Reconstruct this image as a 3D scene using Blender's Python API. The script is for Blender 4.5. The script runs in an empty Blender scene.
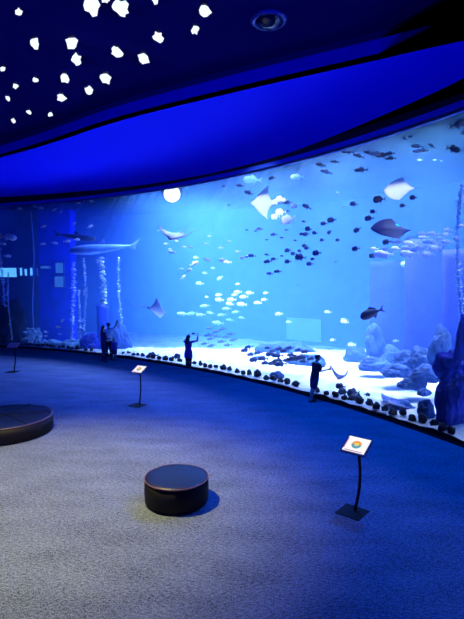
import bpy, bmesh, math, random
import numpy as np
from mathutils import Vector, Matrix, noise
random.seed(7)
PI = math.pi
C = bpy.context.scene.collection
# ------------------------------------------------------------------ camera, world, exposure
FPX, CAMH, PITCH = 480.0, 3.9, math.atan((309.5 - 276) / 480.0)
cam_d = bpy.data.cameras.new('camera'); cam = bpy.data.objects.new('camera', cam_d); C.objects.link(cam)
cam_d.sensor_fit = 'HORIZONTAL'; cam_d.sensor_width = 36; cam_d.lens = 36 * FPX / 464
cam_d.clip_end = 200
cam.location = (0, 0, CAMH); cam.rotation_euler = (PI / 2 - PITCH, 0, 0)
sc = bpy.context.scene
sc.camera = cam
sc.view_settings.view_transform = 'Standard'; sc.view_settings.look = 'None'
sc.view_settings.gamma = 1; sc.view_settings.exposure = 0.0
sc.cycles.use_denoising = True
sc.cycles.volume_bounces = 1; sc.cycles.max_bounces = 6; sc.cycles.diffuse_bounces = 3
sc.cycles.transparent_max_bounces = 12
sc.cycles.sample_clamp_indirect = 6; sc.cycles.caustics_reflective = False; sc.cycles.caustics_refractive = False
w = bpy.data.worlds.new('world'); sc.world = w; w.use_nodes = True
w.node_tree.nodes['Background'].inputs[0].default_value = (0.0, 0.002, 0.06, 1)
w.node_tree.nodes['Background'].inputs[1].default_value = 0.3

GC = Vector((-21.626, -2.314)); GR = 29.912          # centre and radius of the curved window

def arc(r, deg, z=0.0):
    a = math.radians(deg)
    return Vector((GC.x + r * math.cos(a), GC.y + r * math.sin(a), z))

def area(name, loc, sx, sy, power, col, rot=(0, 0, 0), spread=180, shape='RECTANGLE'):
    l = bpy.data.lights.new(name, 'AREA'); l.shape = shape; l.size = sx; l.size_y = sy
    l.energy = power; l.color = col; l.spread = math.radians(spread)
    o = bpy.data.objects.new(name, l); C.objects.link(o); o.location = loc; o.rotation_euler = rot
    return o

def spot(name, loc, target, power, col, cone, blend=0.5, size=0.1):
    l = bpy.data.lights.new(name, 'SPOT'); l.energy = power; l.color = col
    l.spot_size = math.radians(cone); l.spot_blend = blend; l.shadow_soft_size = size
    o = bpy.data.objects.new(name, l); C.objects.link(o); o.location = loc
    o.rotation_euler = (Vector(target) - Vector(loc)).to_track_quat('-Z', 'Y').to_euler()
    return o

# lamps over the open top of the tank (angle round the window's centre, distance behind the glass, power)
for a, dr, p in [(8, 8, 450), (18, 8, 850), (28, 8, 850), (38, 7, 1500), (48, 7, 2900)]:
    area('tank_lamp_light', arc(GR + dr, a, 9.2), 11, 5, p, (0.20, 0.29, 1.0), (0, 0, math.radians(a)), 112)
area('tank_lamp_light', arc(GR + 7, 57, 9.2), 10, 4, 5500, (0.24, 0.42, 1.0), (0, 0, math.radians(57)), 112)
area('tank_lamp_light', arc(GR + 7, 68, 9.2), 10, 4, 600, (0.005, 0.02, 1.0), (0, 0, math.radians(68)), 120)
area('tank_lamp_light', arc(GR + 7, 80, 9.2), 10, 4, 450, (0.005, 0.03, 1.0), (0, 0, math.radians(80)), 120)
# white lamps that shine straight down on the sand bank
for a, dr, p in [(22, 2.6, 150), (27, 2.6, 300), (33, 2.6, 500), (39, 2.6, 600), (45, 2.4, 600), (51, 2, 500), (55.5, 1.8, 250)]:
    area('sand_lamp_light', arc(GR + dr, a, 9.0), 2.0, 3.0, p, (0.85, 0.95, 1.0), (0, math.radians(-14), math.radians(a)), 64)
# hall lamps: one warm; then added fills, blue for carpet and soffit, white into the tank
spot('house_spot_light', (-3.7, 7.9, 7.9), (-3.5, 8.2, 0), 4300, (1.0, 0.82, 0.29), 72, 0.8, 0.3)
for x, y, p in [(3.6, 10.5, 260), (0.8, 14.0, 260), (-3.5, 17.0, 110), (-9, 20.0, 60), (4.8, 5.5, 40)]:
    spot('blue_floor_fill', (x, y, 7.7), (x, y + 0.01, 0), p * 5.2, (0.0, 0.15, 1.0), 145, 1.0, 0.03)  # added blue fill that colours the carpet, not known fittings
spot('soffit_fill_light', (-9.0, -5.5, 2.5), (-3.0, 16.0, 7.78), 9000, (0.0, 0.01, 1.0), 60, 1.0, 0.3)  # added pair of blue fills behind the camera, brightening the soffit
spot('soffit_fill_light', (6.5, -5.5, 2.5), (1.5, 11.5, 7.78), 6000, (0.0, 0.01, 1.0), 60, 1.0, 0.3)
spot('ray_fill_light', (-1.5, 3.0, 6.9), (1.3, 18.3, 6.7), 17000, (0.9, 0.97, 1.0), 10, 0.7, 0.1)  # added white fill outside the view, brightens the white ray through the glass
spot('ray_fill_light', (1.5, 2.0, 6.9), (4.65, 13.64, 6.5), 12000, (0.9, 0.97, 1.0), 6.5, 0.7, 0.1)  # added white fill for the white patch at upper right

# ------------------------------------------------------------------ helpers
def ray(px, py):
    x = (px - 232) / FPX; y = -(py - 309.5) / FPX
    return Vector((x, math.cos(PITCH) + y * math.sin(PITCH), -math.sin(PITCH) + y * math.cos(PITCH)))

def at_z(px, py, z):
    d = ray(px, py); return d * ((z - CAMH) / d.z) + Vector((0, 0, CAMH))

def glass_t(px, py, extra=0.0):
    d = ray(px, py); a = d.x ** 2 + d.y ** 2; B = -2 * (d.x * GC.x + d.y * GC.y); c = GC.x ** 2 + GC.y ** 2 - (GR + extra) ** 2
    return (-B + math.sqrt(B * B - 4 * a * c)) / (2 * a)

def in_tank(px, py, d):
    t = glass_t(px, py, d); return ray(px, py) * t + Vector((0, 0, CAMH)), t

def nmat(name):
    m = bpy.data.materials.new(name); m.use_nodes = True
    nt = m.node_tree; nt.nodes.clear(); out = nt.nodes.new('ShaderNodeOutputMaterial')
    return m, nt, out

def mat(name, col, rough=0.6, metal=0.0, var=0.0, scale=8.0, bump=0.0, col2=None, spec=0.5, emit=None, estr=0):
    m, nt, out = nmat(name)
    b = nt.nodes.new('ShaderNodeBsdfPrincipled'); nt.links.new(b.outputs[0], out.inputs[0])
    b.inputs['Roughness'].default_value = rough; b.inputs['Metallic'].default_value = metal
    b.inputs['Specular IOR Level'].default_value = spec
    b.inputs['Base Color'].default_value = (*col, 1)
    if var > 0 or col2 or bump:
        tc = nt.nodes.new('ShaderNodeTexCoord'); n = nt.nodes.new('ShaderNodeTexNoise')
        n.inputs['Scale'].default_value = scale; n.inputs['Detail'].default_value = 5
        nt.links.new(tc.outputs['Object'], n.inputs['Vector'])
        r = nt.nodes.new('ShaderNodeValToRGB'); c2 = col2 or tuple(c * (1 - var) for c in col)
        r.color_ramp.elements[0].color = (*c2, 1); r.color_ramp.elements[1].color = (*col, 1)
        r.color_ramp.elements[0].position = 0.35; r.color_ramp.elements[1].position = 0.65
        nt.links.new(n.outputs[0], r.inputs[0]); nt.links.new(r.outputs[0], b.inputs['Base Color'])
        if bump:
            bp = nt.nodes.new('ShaderNodeBump'); bp.inputs['Strength'].default_value = bump
            nt.links.new(n.outputs[0], bp.inputs['Height']); nt.links.new(bp.outputs[0], b.inputs['Normal'])
    if emit:
        b.inputs['Emission Color'].default_value = (*emit, 1); b.inputs['Emission Strength'].default_value = estr
    return m

def link(name, bm, m, parent=None, smooth=False):
    me = bpy.data.meshes.new(name); bmesh.ops.recalc_face_normals(bm, faces=bm.faces[:])
    bm.to_mesh(me); bm.free()
    if m: me.materials.append(m)
    if smooth:
        for p in me.polygons: p.use_smooth = True
    o = bpy.data.objects.new(name, me); C.objects.link(o)
    if parent: o.parent = parent
    return o

def struct(name, bm, m, smooth=False):
    o = link(name, bm, m, None, smooth); o['kind'] = 'structure'; return o

def tag(o, label, cat, group=None, kind=None):
    o['label'] = label; o['category'] = cat
    if group: o['group'] = group
    if kind: o['kind'] = kind
    return o

def thing(name, label, cat, loc=(0, 0, 0), rot=(0, 0, 0), group=None):
    o = bpy.data.objects.new(name, None); C.objects.link(o); o.location = loc; o.rotation_euler = rot
    o.empty_display_size = 0.1
    return tag(o, label, cat, group)

def prism(pts, z0, z1):
    bm = bmesh.new(); lo = [bm.verts.new((p[0], p[1], z0)) for p in pts]; hi = [bm.verts.new((p[0], p[1], z1)) for p in pts]
    n = len(pts)
    bm.faces.new(lo[::-1]); bm.faces.new(hi)
    for i in range(n): bm.faces.new((lo[i], lo[(i + 1) % n], hi[(i + 1) % n], hi[i]))
    return bm

def ring_sector(r0, r1, a0, a1, z0, z1, n=80):
    """closed solid between two radii about the window's centre"""
    bm = bmesh.new(); rows = []
    for i in range(n + 1):
        a = a0 + (a1 - a0) * i / n
        rows.append([bm.verts.new(arc(r, a, z)) for r, z in ((r0, z0), (r1, z0), (r1, z1), (r0, z1))])
    for i in range(n):
        A, B = rows[i], rows[i + 1]
        for k in range(4): bm.faces.new((A[k], B[k], B[(k + 1) % 4], A[(k + 1) % 4]))
    bm.faces.new(rows[0]); bm.faces.new(rows[-1][::-1])
    return bm
A0, A1, DEPTH = -4, 97, 15.0

# ------------------------------------------------------------------ structure
def carpet_mat():
    m, nt, out = nmat('carpet')
    b = nt.nodes.new('ShaderNodeBsdfPrincipled'); nt.links.new(b.outputs[0], out.inputs[0])
    b.inputs['Roughness'].default_value = 0.95; b.inputs['Specular IOR Level'].default_value = 0.1
    tc = nt.nodes.new('ShaderNodeTexCoord'); mp = nt.nodes.new('ShaderNodeMapping')
    mp.inputs['Rotation'].default_value = (0, 0, 0.5); mp.inputs['Scale'].default_value = (1.0, 2.4, 1)
    nt.links.new(tc.outputs['Object'], mp.inputs[0])
    n1 = nt.nodes.new('ShaderNodeTexNoise'); n1.inputs['Scale'].default_value = 16; n1.inputs['Detail'].default_value = 8; n1.inputs['Roughness'].default_value = 0.75
    nt.links.new(mp.outputs[0], n1.inputs['Vector'])
    n2 = nt.nodes.new('ShaderNodeTexNoise'); n2.inputs['Scale'].default_value = 0.9; n2.inputs['Detail'].default_value = 6
    nt.links.new(mp.outputs[0], n2.inputs['Vector'])
    n3 = nt.nodes.new('ShaderNodeTexNoise'); n3.inputs['Scale'].default_value = 60; n3.inputs['Detail'].default_value = 3
    nt.links.new(tc.outputs['Object'], n3.inputs['Vector'])
    a = nt.nodes.new('ShaderNodeMath'); a.operation = 'ADD'; nt.links.new(n1.outputs[0], a.inputs[0])
    s = nt.nodes.new('ShaderNodeMath'); s.operation = 'MULTIPLY'; s.inputs[1].default_value = 0.22; nt.links.new(n2.outputs[0], s.inputs[0])
    nt.links.new(s.outputs[0], a.inputs[1])
    a2 = nt.nodes.new('ShaderNodeMath'); a2.operation = 'ADD'; nt.links.new(a.outputs[0], a2.inputs[0])
    s3 = nt.nodes.new('ShaderNodeMath'); s3.operation = 'MULTIPLY'; s3.inputs[1].default_value = 0.85; nt.links.new(n3.outputs[0], s3.inputs[0])
    nt.links.new(s3.outputs[0], a2.inputs[1])
    r = nt.nodes.new('ShaderNodeValToRGB'); r.color_ramp.elements[0].position = 0.66; r.color_ramp.elements[1].position = 0.92
    r.color_ramp.elements[0].color = (0.025, 0.035, 0.07, 1); r.color_ramp.elements[1].color = (0.25, 0.31, 0.52, 1)
    m2 = nt.nodes.new('ShaderNodeMath'); m2.operation = 'MULTIPLY'; m2.inputs[1].default_value = 0.765
    nt.links.new(a2.outputs[0], m2.inputs[0]); nt.links.new(m2.outputs[0], r.inputs[0]); nt.links.new(r.outputs[0], b.inputs['Base Color'])
    bp = nt.nodes.new('ShaderNodeBump'); bp.inputs['Strength'].default_value = 0.4; nt.links.new(a2.outputs[0], bp.inputs['Height']); nt.links.new(bp.outputs[0], b.inputs['Normal'])
    return m

M = {}
M['carpet'] = carpet_mat()
M['black'] = mat('black_paint', (0.006, 0.006, 0.02), 0.8, spec=0.1)
M['ceil'] = mat('dark_ceiling', (0.004, 0.004, 0.075), 0.9, spec=0.0)
M['soffit'] = mat('blue_lit_soffit', (0.004, 0.006, 0.95), 0.8, spec=0.1)  # blue light falling on the soffit is put into its base colour
M['header'] = mat('blue_header', (0.02, 0.08, 0.6), 0.5)
M['sand'] = mat('white_sand', (0.66, 0.68, 0.68), 0.95, col2=(0.36, 0.48, 0.66), scale=1.6, bump=0.3)
M['tankwall'] = mat('tank_wall', (0.06, 0.16, 0.35), 0.9, var=0.3, scale=1.5)

hall = [arc(GR, a) for a in np.linspace(A0, A1, 90)]
poly = [(p.x, p.y) for p in hall] + [(-26, -7), (9.5, -7)]
struct('floor', prism(poly, -0.2, 0.0), M['carpet'])
struct('ceiling', prism(poly, 8.15, 8.35), M['ceil'])
def box(x0, x1, y0, y1, z0, z1): return prism([(x0, y0), (x1, y0), (x1, y1), (x0, y1)], z0, z1)
struct('wall_back', box(-26, 9.5, -7.3, -7, -0.2, 8.35), M['black'])
struct('wall_left', box(-26.3, -26, -7.3, 28, -0.2, 8.35), M['black'])
struct('wall_right', box(9.3, 9.6, -7, -4, -0.2, 8.35), M['black'])
# soffit
edge = [(-26, 24), (-16, 20.4), (-10.5, 17.6), (-7.4, 15.62), (-5.24, 14.0), (-2.84, 12.05), (0, 10.2), (2.11, 8.95), (3.9, 7.9), (6, 6.9), (9.5, 5.4)]
dark = [(-26, 25.6), (-16.5, 25.0), (-11.48, 24.0), (-7.3, 22.5), (-3.97, 20.9), (-1.1, 18.75), (1.1, 16.4), (2.25, 14.7), (3.7, 11.8), (4.6, 9.6), (5.3, 7.0), (5.6, 3.5), (9.5, 3.4)]
def catmull(pts, n=8):
    P = [Vector(p) for p in pts]; P = [2 * P[0] - P[1]] + P + [2 * P[-1] - P[-2]]; out = []
    for i in range(1, len(P) - 2):
        for k in range(n):
            t = k / n
            out.append(0.5 * ((2 * P[i]) + (P[i + 1] - P[i - 1]) * t + (2 * P[i - 1] - 5 * P[i] + 4 * P[i + 1] - P[i + 2]) * t * t + (3 * P[i] - P[i - 1] - 3 * P[i + 1] + P[i + 2]) * t ** 3))
    out.append(P[-2]); return out
ZS = 7.78
e2, d2 = catmull(edge), catmull(dark)
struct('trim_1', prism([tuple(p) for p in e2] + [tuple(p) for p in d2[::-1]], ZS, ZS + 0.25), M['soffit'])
ga = [arc(GR + 0.35, a) for a in np.linspace(2, 97, 90)]
struct('trim_2', prism([tuple(p) for p in d2] + [(p.x, p.y) for p in ga], ZS + 0.02, ZS + 0.3), M['black'])
struct('trim_3', ring_sector(GR - 0.06, GR + 0.3, A0, A1, 7.66, 7.80), M['header'])
struct('trim_4', prism([tuple(p) for p in e2] + [(p[0] + 0.12, p[1] + 0.22) for p in e2[::-1]], ZS, 8.15), M['ceil'])
# base sill of the window
struct('trim_5', ring_sector(GR - 0.05, GR + 0.3, A0, A1, 0.0, 0.05), M['black'])
# glass
def glass_mat():
    m, nt, out = nmat('acrylic')
    t = nt.nodes.new('ShaderNodeBsdfTransparent'); t.inputs[0].default_value = (0.97, 0.99, 1, 1)
    g = nt.nodes.new('ShaderNodeBsdfGlossy'); g.inputs['Roughness'].default_value = 0.02
    f = nt.nodes.new('ShaderNodeFresnel'); f.inputs[0].default_value = 1.25
    mx = nt.nodes.new('ShaderNodeMixShader'); nt.links.new(f.outputs[0], mx.inputs[0]); nt.links.new(t.outputs[0], mx.inputs[1]); nt.links.new(g.outputs[0], mx.inputs[2])
    nt.links.new(mx.outputs[0], out.inputs[0]); return m
M['glass'] = glass_mat()
struct('window_1', ring_sector(GR, GR + 0.2, A0, A1, 0.05, 7.7), M['glass'], True)
# water
def water_mat():
    m, nt, out = nmat('tank_water')
    s = nt.nodes.new('ShaderNodeVolumeScatter'); s.inputs['Color'].default_value = (0.14, 0.45, 1, 1); s.inputs['Density'].default_value = 0.05
    s.inputs['Anisotropy'].default_value = 0.2
    a = nt.nodes.new('ShaderNodeVolumeAbsorption'); a.inputs['Color'].default_value = (0.05, 0.4, 0.85, 1); a.inputs['Density'].default_value = 0.05
    ad = nt.nodes.new('ShaderNodeAddShader'); nt.links.new(s.outputs[0], ad.inputs[0]); nt.links.new(a.outputs[0], ad.inputs[1])
    nt.links.new(ad.outputs[0], out.inputs['Volume']); return m
M['water'] = water_mat()
struct('water', ring_sector(GR + 0.22, GR + DEPTH - 0.05, A0 + 0.2, A1 - 0.2, -1.25, 8.3), M['water'])
# tank shell
struct('wall_tank', ring_sector(GR + DEPTH, GR + DEPTH + 0.3, A0, A1, -1.5, 9), M['tankwall'])
struct('wall_tank_end', prism([arc(GR + .3, A0)[:2], arc(GR + DEPTH, A0)[:2], arc(GR + DEPTH, A0 - .5)[:2], arc(GR + .3, A0 - .5)[:2]], -1, 9), M['tankwall'])
struct('wall_tank_far', prism([arc(GR + .3, A1)[:2], arc(GR + DEPTH, A1)[:2], arc(GR + DEPTH, A1 + .5)[:2], arc(GR + .3, A1 + .5)[:2]], -1, 9), M['tankwall'])
# sand bed: a raised bank by the window that falls away into the tank
def sand_z(a, d):
    p = arc(GR + d, a)
    x = 0.05 + 0.12 * noise.noise((p.x * 0.5, p.y * 0.5, 0)) + 0.12 * (1 - math.exp(-d * 0.8)) + 0.06 * noise.noise((p.x * 2, p.y * 2, 3))
    over = p.y - (24.6 + 0.5 * noise.noise((p.x * 0.4, 0, 9)))          # the bank ends here and the bed drops
    if over > 0: x -= 1.1 * min(1, over / 1.2)
    return x
bm = bmesh.new(); grid = []
NA, ND = 260, 50
for i in range(NA + 1):
    a = A0 + (A1 - A0) * i / NA
    grid.append([bm.verts.new(arc(GR + 0.22 + (DEPTH - 0.2) * (j / ND) ** 1.4, a, sand_z(a, DEPTH * (j / ND) ** 1.4))) for j in range(ND + 1)])
for i in range(NA):
    for j in range(ND): bm.faces.new((grid[i][j], grid[i][j + 1], grid[i + 1][j + 1], grid[i + 1][j]))
struct('ground_sand', bm, M['sand'], True)

# ------------------------------------------------------------------ shape helpers
def loft(bm, rings, cap=True):
    """rings: lists of Vectors of equal length; makes a closed tube"""
    vs = [[bm.verts.new(p) for p in r] for r in rings]; n = len(rings[0])
    for A, B in zip(vs, vs[1:]):
        for i in range(n): bm.faces.new((A[i], A[(i + 1) % n], B[(i + 1) % n], B[i]))
    if cap: bm.faces.new(vs[0][::-1]); bm.faces.new(vs[-1])
    return bm

def tube(bm, pts, rad, n=10):
    pts = [Vector(p) for p in pts]; rings = []; up = Vector((0.13, 0.97, 0.21))
    for i, p in enumerate(pts):
        t = (pts[min(i + 1, len(pts) - 1)] - pts[max(i - 1, 0)]).normalized()
        u = t.cross(up).normalized(); v = t.cross(u)
        r = rad[i] if isinstance(rad, (list, tuple)) else rad
        ru, rv = r if isinstance(r, (list, tuple)) else (r, r)
        rings.append([p + u * ru * math.cos(2 * PI * k / n) + v * rv * math.sin(2 * PI * k / n) for k in range(n)])
    return loft(bm, rings)

def lathe(bm, prof, n=48, c=(0, 0, 0)):
    """prof: (radius, z) list, closed on the axis"""
    rings = [[Vector((c[0] + r * math.cos(2 * PI * k / n), c[1] + r * math.sin(2 * PI * k / n), c[2] + z)) for k in range(n)] for r, z in prof]
    return loft(bm, rings)

def bbox(bm, c, s, rot=None):
    r = bmesh.ops.create_cube(bm, size=1)['verts']
    bmesh.ops.scale(bm, verts=r, vec=s)
    if rot: bmesh.ops.rotate(bm, verts=r, cent=(0, 0, 0), matrix=rot)
    bmesh.ops.translate(bm, verts=r, vec=c); return bm

def ball(bm, c, s, sub=2):
    r = bmesh.ops.create_icosphere(bm, subdivisions=sub, radius=1)['verts']
    bmesh.ops.scale(bm, verts=r, vec=s); bmesh.ops.translate(bm, verts=r, vec=c); return bm

def blade(bm, outline, th, plane='xz', y=0.0):
    """thin solid fin: outline in the xz (or xy) plane, thick in the middle"""
    n = len(outline); cx = sum(p[0] for p in outline) / n; cz = sum(p[1] for p in outline) / n
    P = (lambda a, b, t: Vector((a, y + t, b))) if plane == 'xz' else (lambda a, b, t: Vector((a, b, y + t)))
    rim = [bm.verts.new(P(a, b, 0)) for a, b in outline]
    for s in (1, -1):
        mid = bm.verts.new(P(cx, cz, s * th))
        for i in range(n):
            f = (rim[i], rim[(i + 1) % n], mid); bm.faces.new(f if s > 0 else f[::-1])
    return bm

ORD = ['first', 'second', 'third', 'fourth', 'fifth', 'sixth', 'seventh', 'eighth', 'ninth', 'tenth', 'eleventh', 'twelfth', 'thirteenth', 'fourteenth',
       'fifteenth', 'sixteenth', 'seventeenth', 'eighteenth', 'nineteenth', 'twentieth', 'twenty-first', 'twenty-second', 'twenty-third', 'twenty-fourth']

# ------------------------------------------------------------------ more of the setting: inner walls of the tank
def slab_at(name, px0, px1, zlo, zhi, d, th, m):
    """upright slab behind the window spanning two picture columns at depth d"""
    a, _ = in_tank(px0, 276, d); b, _ = in_tank(px1, 276, d)
    n = Vector((-(b - a).y, (b - a).x, 0)).normalized()
    if n.y < 0: n = -n
    return struct(name, prism([(a.x, a.y), (b.x, b.y), (b.x + n.x * th, b.y + n.y * th), (a.x + n.x * th, a.y + n.y * th)], zlo, zhi), m)
M['deep'] = mat('blue_haze_wall', (0.002, 0.01, 0.8), 0.9, var=0.3, scale=1.2)  # blue haze and dim blue light put into the wall colour
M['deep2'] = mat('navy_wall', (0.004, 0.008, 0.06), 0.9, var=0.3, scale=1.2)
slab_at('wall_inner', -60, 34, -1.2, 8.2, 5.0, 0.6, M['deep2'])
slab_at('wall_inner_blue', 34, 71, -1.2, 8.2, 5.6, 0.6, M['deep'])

# lit viewing windows in the inner wall and in the wall across the tank
M['frame'] = mat('window_frame_paint', (0.01, 0.05, 0.2), 0.5)
def glow(name, col, s):
    m, nt, out = nmat(name); e = nt.nodes.new('ShaderNodeEmission'); e.inputs[0].default_value = (*col, 1); e.inputs[1].default_value = s
    nt.links.new(e.outputs[0], out.inputs[0]); return m
M['pane'] = glow('lit_pane', (0.10, 0.45, 1.0), 1.6)
M['pane2'] = glow('dim_pane', (0.05, 0.25, 1.0), 0.6)
M['pane3'] = glow('far_pane', (0.15, 0.55, 1.0), 1.0)
def far_window(x0, x1, y0, y1, d, m, label, group=None, bars=0):
    c, t = in_tank((x0 + x1) / 2, (y0 + y1) / 2, d); a, _ = in_tank(x0, (y0 + y1) / 2, d); b, _ = in_tank(x1, (y0 + y1) / 2, d)
    yaw = math.atan2(b.y - a.y, b.x - a.x); W = (b - a).length / 2; H = (y1 - y0) / 2 * t / FPX * 1.0
    r = thing('viewing_window', label, 'window', c, (0, 0, yaw), group)
    bm = bmesh.new(); bbox(bm, (0, 0, 0), (W * 2, 0.04, H * 2)); link('pane', bm, m, r)
    bm = bmesh.new(); e = 0.06
    for s in (-1, 1):
        bbox(bm, (s * (W + e / 2), 0, 0), (e, 0.12, H * 2 + 2 * e)); bbox(bm, (0, 0, s * (H + e / 2)), (W * 2, 0.12, e))
    for k in range(bars): bbox(bm, (-W + 2 * W * (k + 1) / (bars + 1), -0.03, 0), (0.05, 0.05, H * 2))
    link('frame', bm, M['frame'], r)
    return r
far_window(-6, 17, 268, 277, 4.8, M['pane'], 'brightly lit pale blue window across the tank at its far left edge')
for k, x in enumerate((21.5, 26.3, 31.8, 36.6)):
    far_window(x - 1.3, x + 1.3, 268 + (k % 2), 275.5, 4.8 if x < 33 else 5.4, M['pane'], f'narrow lit window slit beyond the tank, {ORD[k]} of four right of the bright window', 'narrow window slits')
far_window(41, 50, 266, 268.5, 5.4, M['pane2'], 'low wide dim window above the gap right of the slits')
far_window(56, 63.5, 263, 273, 5.4, M['pane2'], 'dim square window on the blue inner wall')
far_window(55, 64, 276.5, 287, 5.4, M['pane2'], 'dim square window below the other one on the blue inner wall')
far_window(286, 321, 318, 341, 12.5, M['pane3'], 'pale hazy window far across the water above the rock mound')
far_window(372, 393, 288, 290, 12.0, M['pane2'], 'faint long low window far across the water left of the dark pillar')

# ------------------------------------------------------------------ rocks
M['rock_black'] = mat('black_rock', (0.004, 0.005, 0.016), 0.85, spec=0.2, var=0.5, scale=6, bump=0.5)
M['rock_blue'] = mat('grey_blue_rock', (0.03, 0.09, 0.34), 0.9, var=0.5, scale=2.5, bump=0.6)
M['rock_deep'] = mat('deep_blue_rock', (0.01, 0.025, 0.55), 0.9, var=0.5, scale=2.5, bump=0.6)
M['rock_dark'] = mat('dark_green_rock', (0.004, 0.014, 0.03), 0.9, var=0.6, scale=3, bump=0.6)
M['coral'] = mat('pale_coral', (0.35, 0.65, 0.9), 0.9, var=0.5, scale=6, bump=0.5)
def rock_bm(sx, sy, sz, seed, sub=3, rough=0.35, freq=1.4):
    bm = bmesh.new(); bmesh.ops.create_icosphere(bm, subdivisions=sub, radius=1)
    o = Vector((seed * 3.7, seed * 1.3, seed * 7.1))
    for v in bm.verts:
        p = v.co.copy(); k = 1 + rough * noise.noise(p * freq + o) + rough * 0.45 * noise.noise(p * freq * 3 + o)
        q = Vector((p.x * k, p.y * k, p.z * k))
        if q.z < -0.55: q.z = -0.55
        v.co = Vector((q.x * sx, q.y * sy, q.z * sz))
    return bm
def rock(px, py, wpx, hpx, d, m, label, seed, name='boulder', cat='rock', group=None, on=None, sub=3, rough=0.35, deep=0.6):
    """rock whose centre shows at px, py"""
    c, t = in_tank(px, py, d); W = wpx / 2 * t / FPX; H = hpx / 2 * t / FPX
    bm = rock_bm(W, W * deep, H * 1.25, seed, sub, rough); zmin = min(v.co.z for v in bm.verts)
    o = link(name, bm, m, None, sub < 3); o.location = c; o.rotation_euler.z = 0
    return tag(o, label, cat, group)

# stones in a row along the foot of the window
random.seed(3)
secs = [(19, 92, 'left of the family', 3.2, 5), (122, 183, 'between family and girl', 4.2, 7), (194, 303, 'between girl and boy', 5.6, 9), (319, 464, 'right of the boy', 7.5, 12)]
k = 0
for x0, x1, where, sp0, sp1 in secs:
    xs = []; x = x0
    while x < x1:
        f = (x - x0) / (x1 - x0); xs.append(x); x += (sp0 + (sp1 - sp0) * f) * random.uniform(0.75, 1.25)
    for i, x in enumerate(xs):
        k += 1; d = random.uniform(0.30, 0.55); c, t = in_tank(x, 276, d)
        W = (sp0 + (sp1 - sp0) * (x - x0) / (x1 - x0)) * random.uniform(0.40, 0.54) * t / FPX; Hh = W * random.uniform(0.7, 1.15)
        o = link('stone', rock_bm(W, W * 0.8, Hh, k, 2, 0.5), M['rock_black'], None, True)
        # on the bed
        a = math.degrees(math.atan2(c.y - GC.y, c.x - GC.x)); o.location = (c.x, c.y, 0.10 + Hh * 0.45)
        o.rotation_euler.z = random.uniform(0, 6)
        tag(o, f'black stone at the window foot {where}, {ORD[i]} from left' if i < len(ORD) else f'black stone at the window foot {where}, past the leftmost twenty-four', 'stone', 'black stones along the foot of the window')

B, D_, K = M['rock_blue'], M['rock_deep'], M['rock_black']
rocks = [
    # px, py, w, h, depth, material, label
    (283, 362, 72, 36, 5.8, B, 'broad blue boulder mound on the white sand behind the boy'),
    (262, 366, 40, 16, 3.4, B, 'low blue boulder at the left end of the mound'),
    (306, 364, 34, 18, 3.6, B, 'rounded blue boulder at the right end of the mound'),
    (223, 363.5, 13, 9, 2.6, B, 'small square blue rock alone on the white sand'),
    (237, 359.5, 6, 5, 3.2, B, 'tiny blue rock beside the square one on the sand'),
    (242, 372, 6, 4, 1.3, B, 'tiny blue rock on the sand near the row of stones'),
    (277, 378, 15, 11, 0.9, B, 'jagged blue rock on the sand left of the boy'),
    (375, 345, 19, 32, 4.6, B, 'tall upright blue boulder on top of the heap on the right'),
    (356, 356, 22, 16, 5.6, B, 'rounded blue boulder at the left foot of the tall one'),
    (389, 356, 24, 16, 5.0, B, 'mid-blue boulder at the right foot of the tall one'),
    (373, 366, 32, 13, 3.3, B, 'wide blue boulder before the tall one'),
    (404, 363, 22, 18, 3.1, B, 'blue boulder in the middle of the heap on the right'),
    (421, 362, 24, 22, 2.9, B, 'blue boulder at the right of the heap under the dark pillar'),
    (396, 372, 30, 13, 2.6, B, 'low blue boulder at the front of the heap'),
    (423, 376, 28, 17, 2.1, B, 'blue boulder at the front right of the heap'),
    (413, 385, 30, 11, 1.9, B, 'flat blue boulder on the sand before the heap'),
    (424, 393, 13, 8, 1.6, B, 'small blue rock on the sand beside the deep blue rocks'),
    (426, 413, 16, 19, 0.8, B, 'knobbly blue rock behind the stones left of the deep blue rocks'),
    (400, 408, 30, 12, 1.1, B, 'low grey-blue rock behind the row of stones'),
    (441, 352, 22, 42, 2.8, B, 'tall hazy rock stack behind the deep blue rocks'),
    (455, 368, 36, 30, 1.2, D_, 'big angular deep blue rock overhanging the others at right'),
    (462, 346, 14, 42, 1.0, D_, 'upright deep blue rock at the right edge of the picture'),
    (453, 405, 32, 52, 0.95, D_, 'large deep blue rock standing behind the stones at right'),
    (462, 388, 22, 24, 0.9, D_, 'blocky deep blue rock wedged at the right edge'),
    (90, 346, 18, 16, 1.6, D_, 'squat blue rock left of the family'),
    (103, 330, 13, 52, -9, D_, 'tall dark blue rock pillar behind the family'),
    (117, 346, 26, 36, 2.0, B, 'ragged blue rock right of the family'),
    (7, 327, 36, 44, 1.9, M['rock_dark'], 'near-black rock mass at the left edge behind the window'),
    (34, 338, 14, 16, 1.6, M['coral'], 'pale blue coral clump beside the black rock mass'),
    (52, 345, 20, 7, 1.4, M['coral'], 'low pale coral clump in the middle of the left side'),
    (73, 345, 24, 8, 1.5, M['coral'], 'low pale coral clump left of the family'),
]
for i, (px, py, wp, hp, d, m, lab) in enumerate(rocks):
    if d < 0: continue
    rock(px, py, wp, hp, d, m, lab, i + 11, 'coral_clump' if 'coral' in lab else 'boulder', 'coral' if 'coral' in lab else 'rock', sub=4, rough=0.5 if m in (D_, M['coral']) else 0.35)
random.seed(5)
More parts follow.
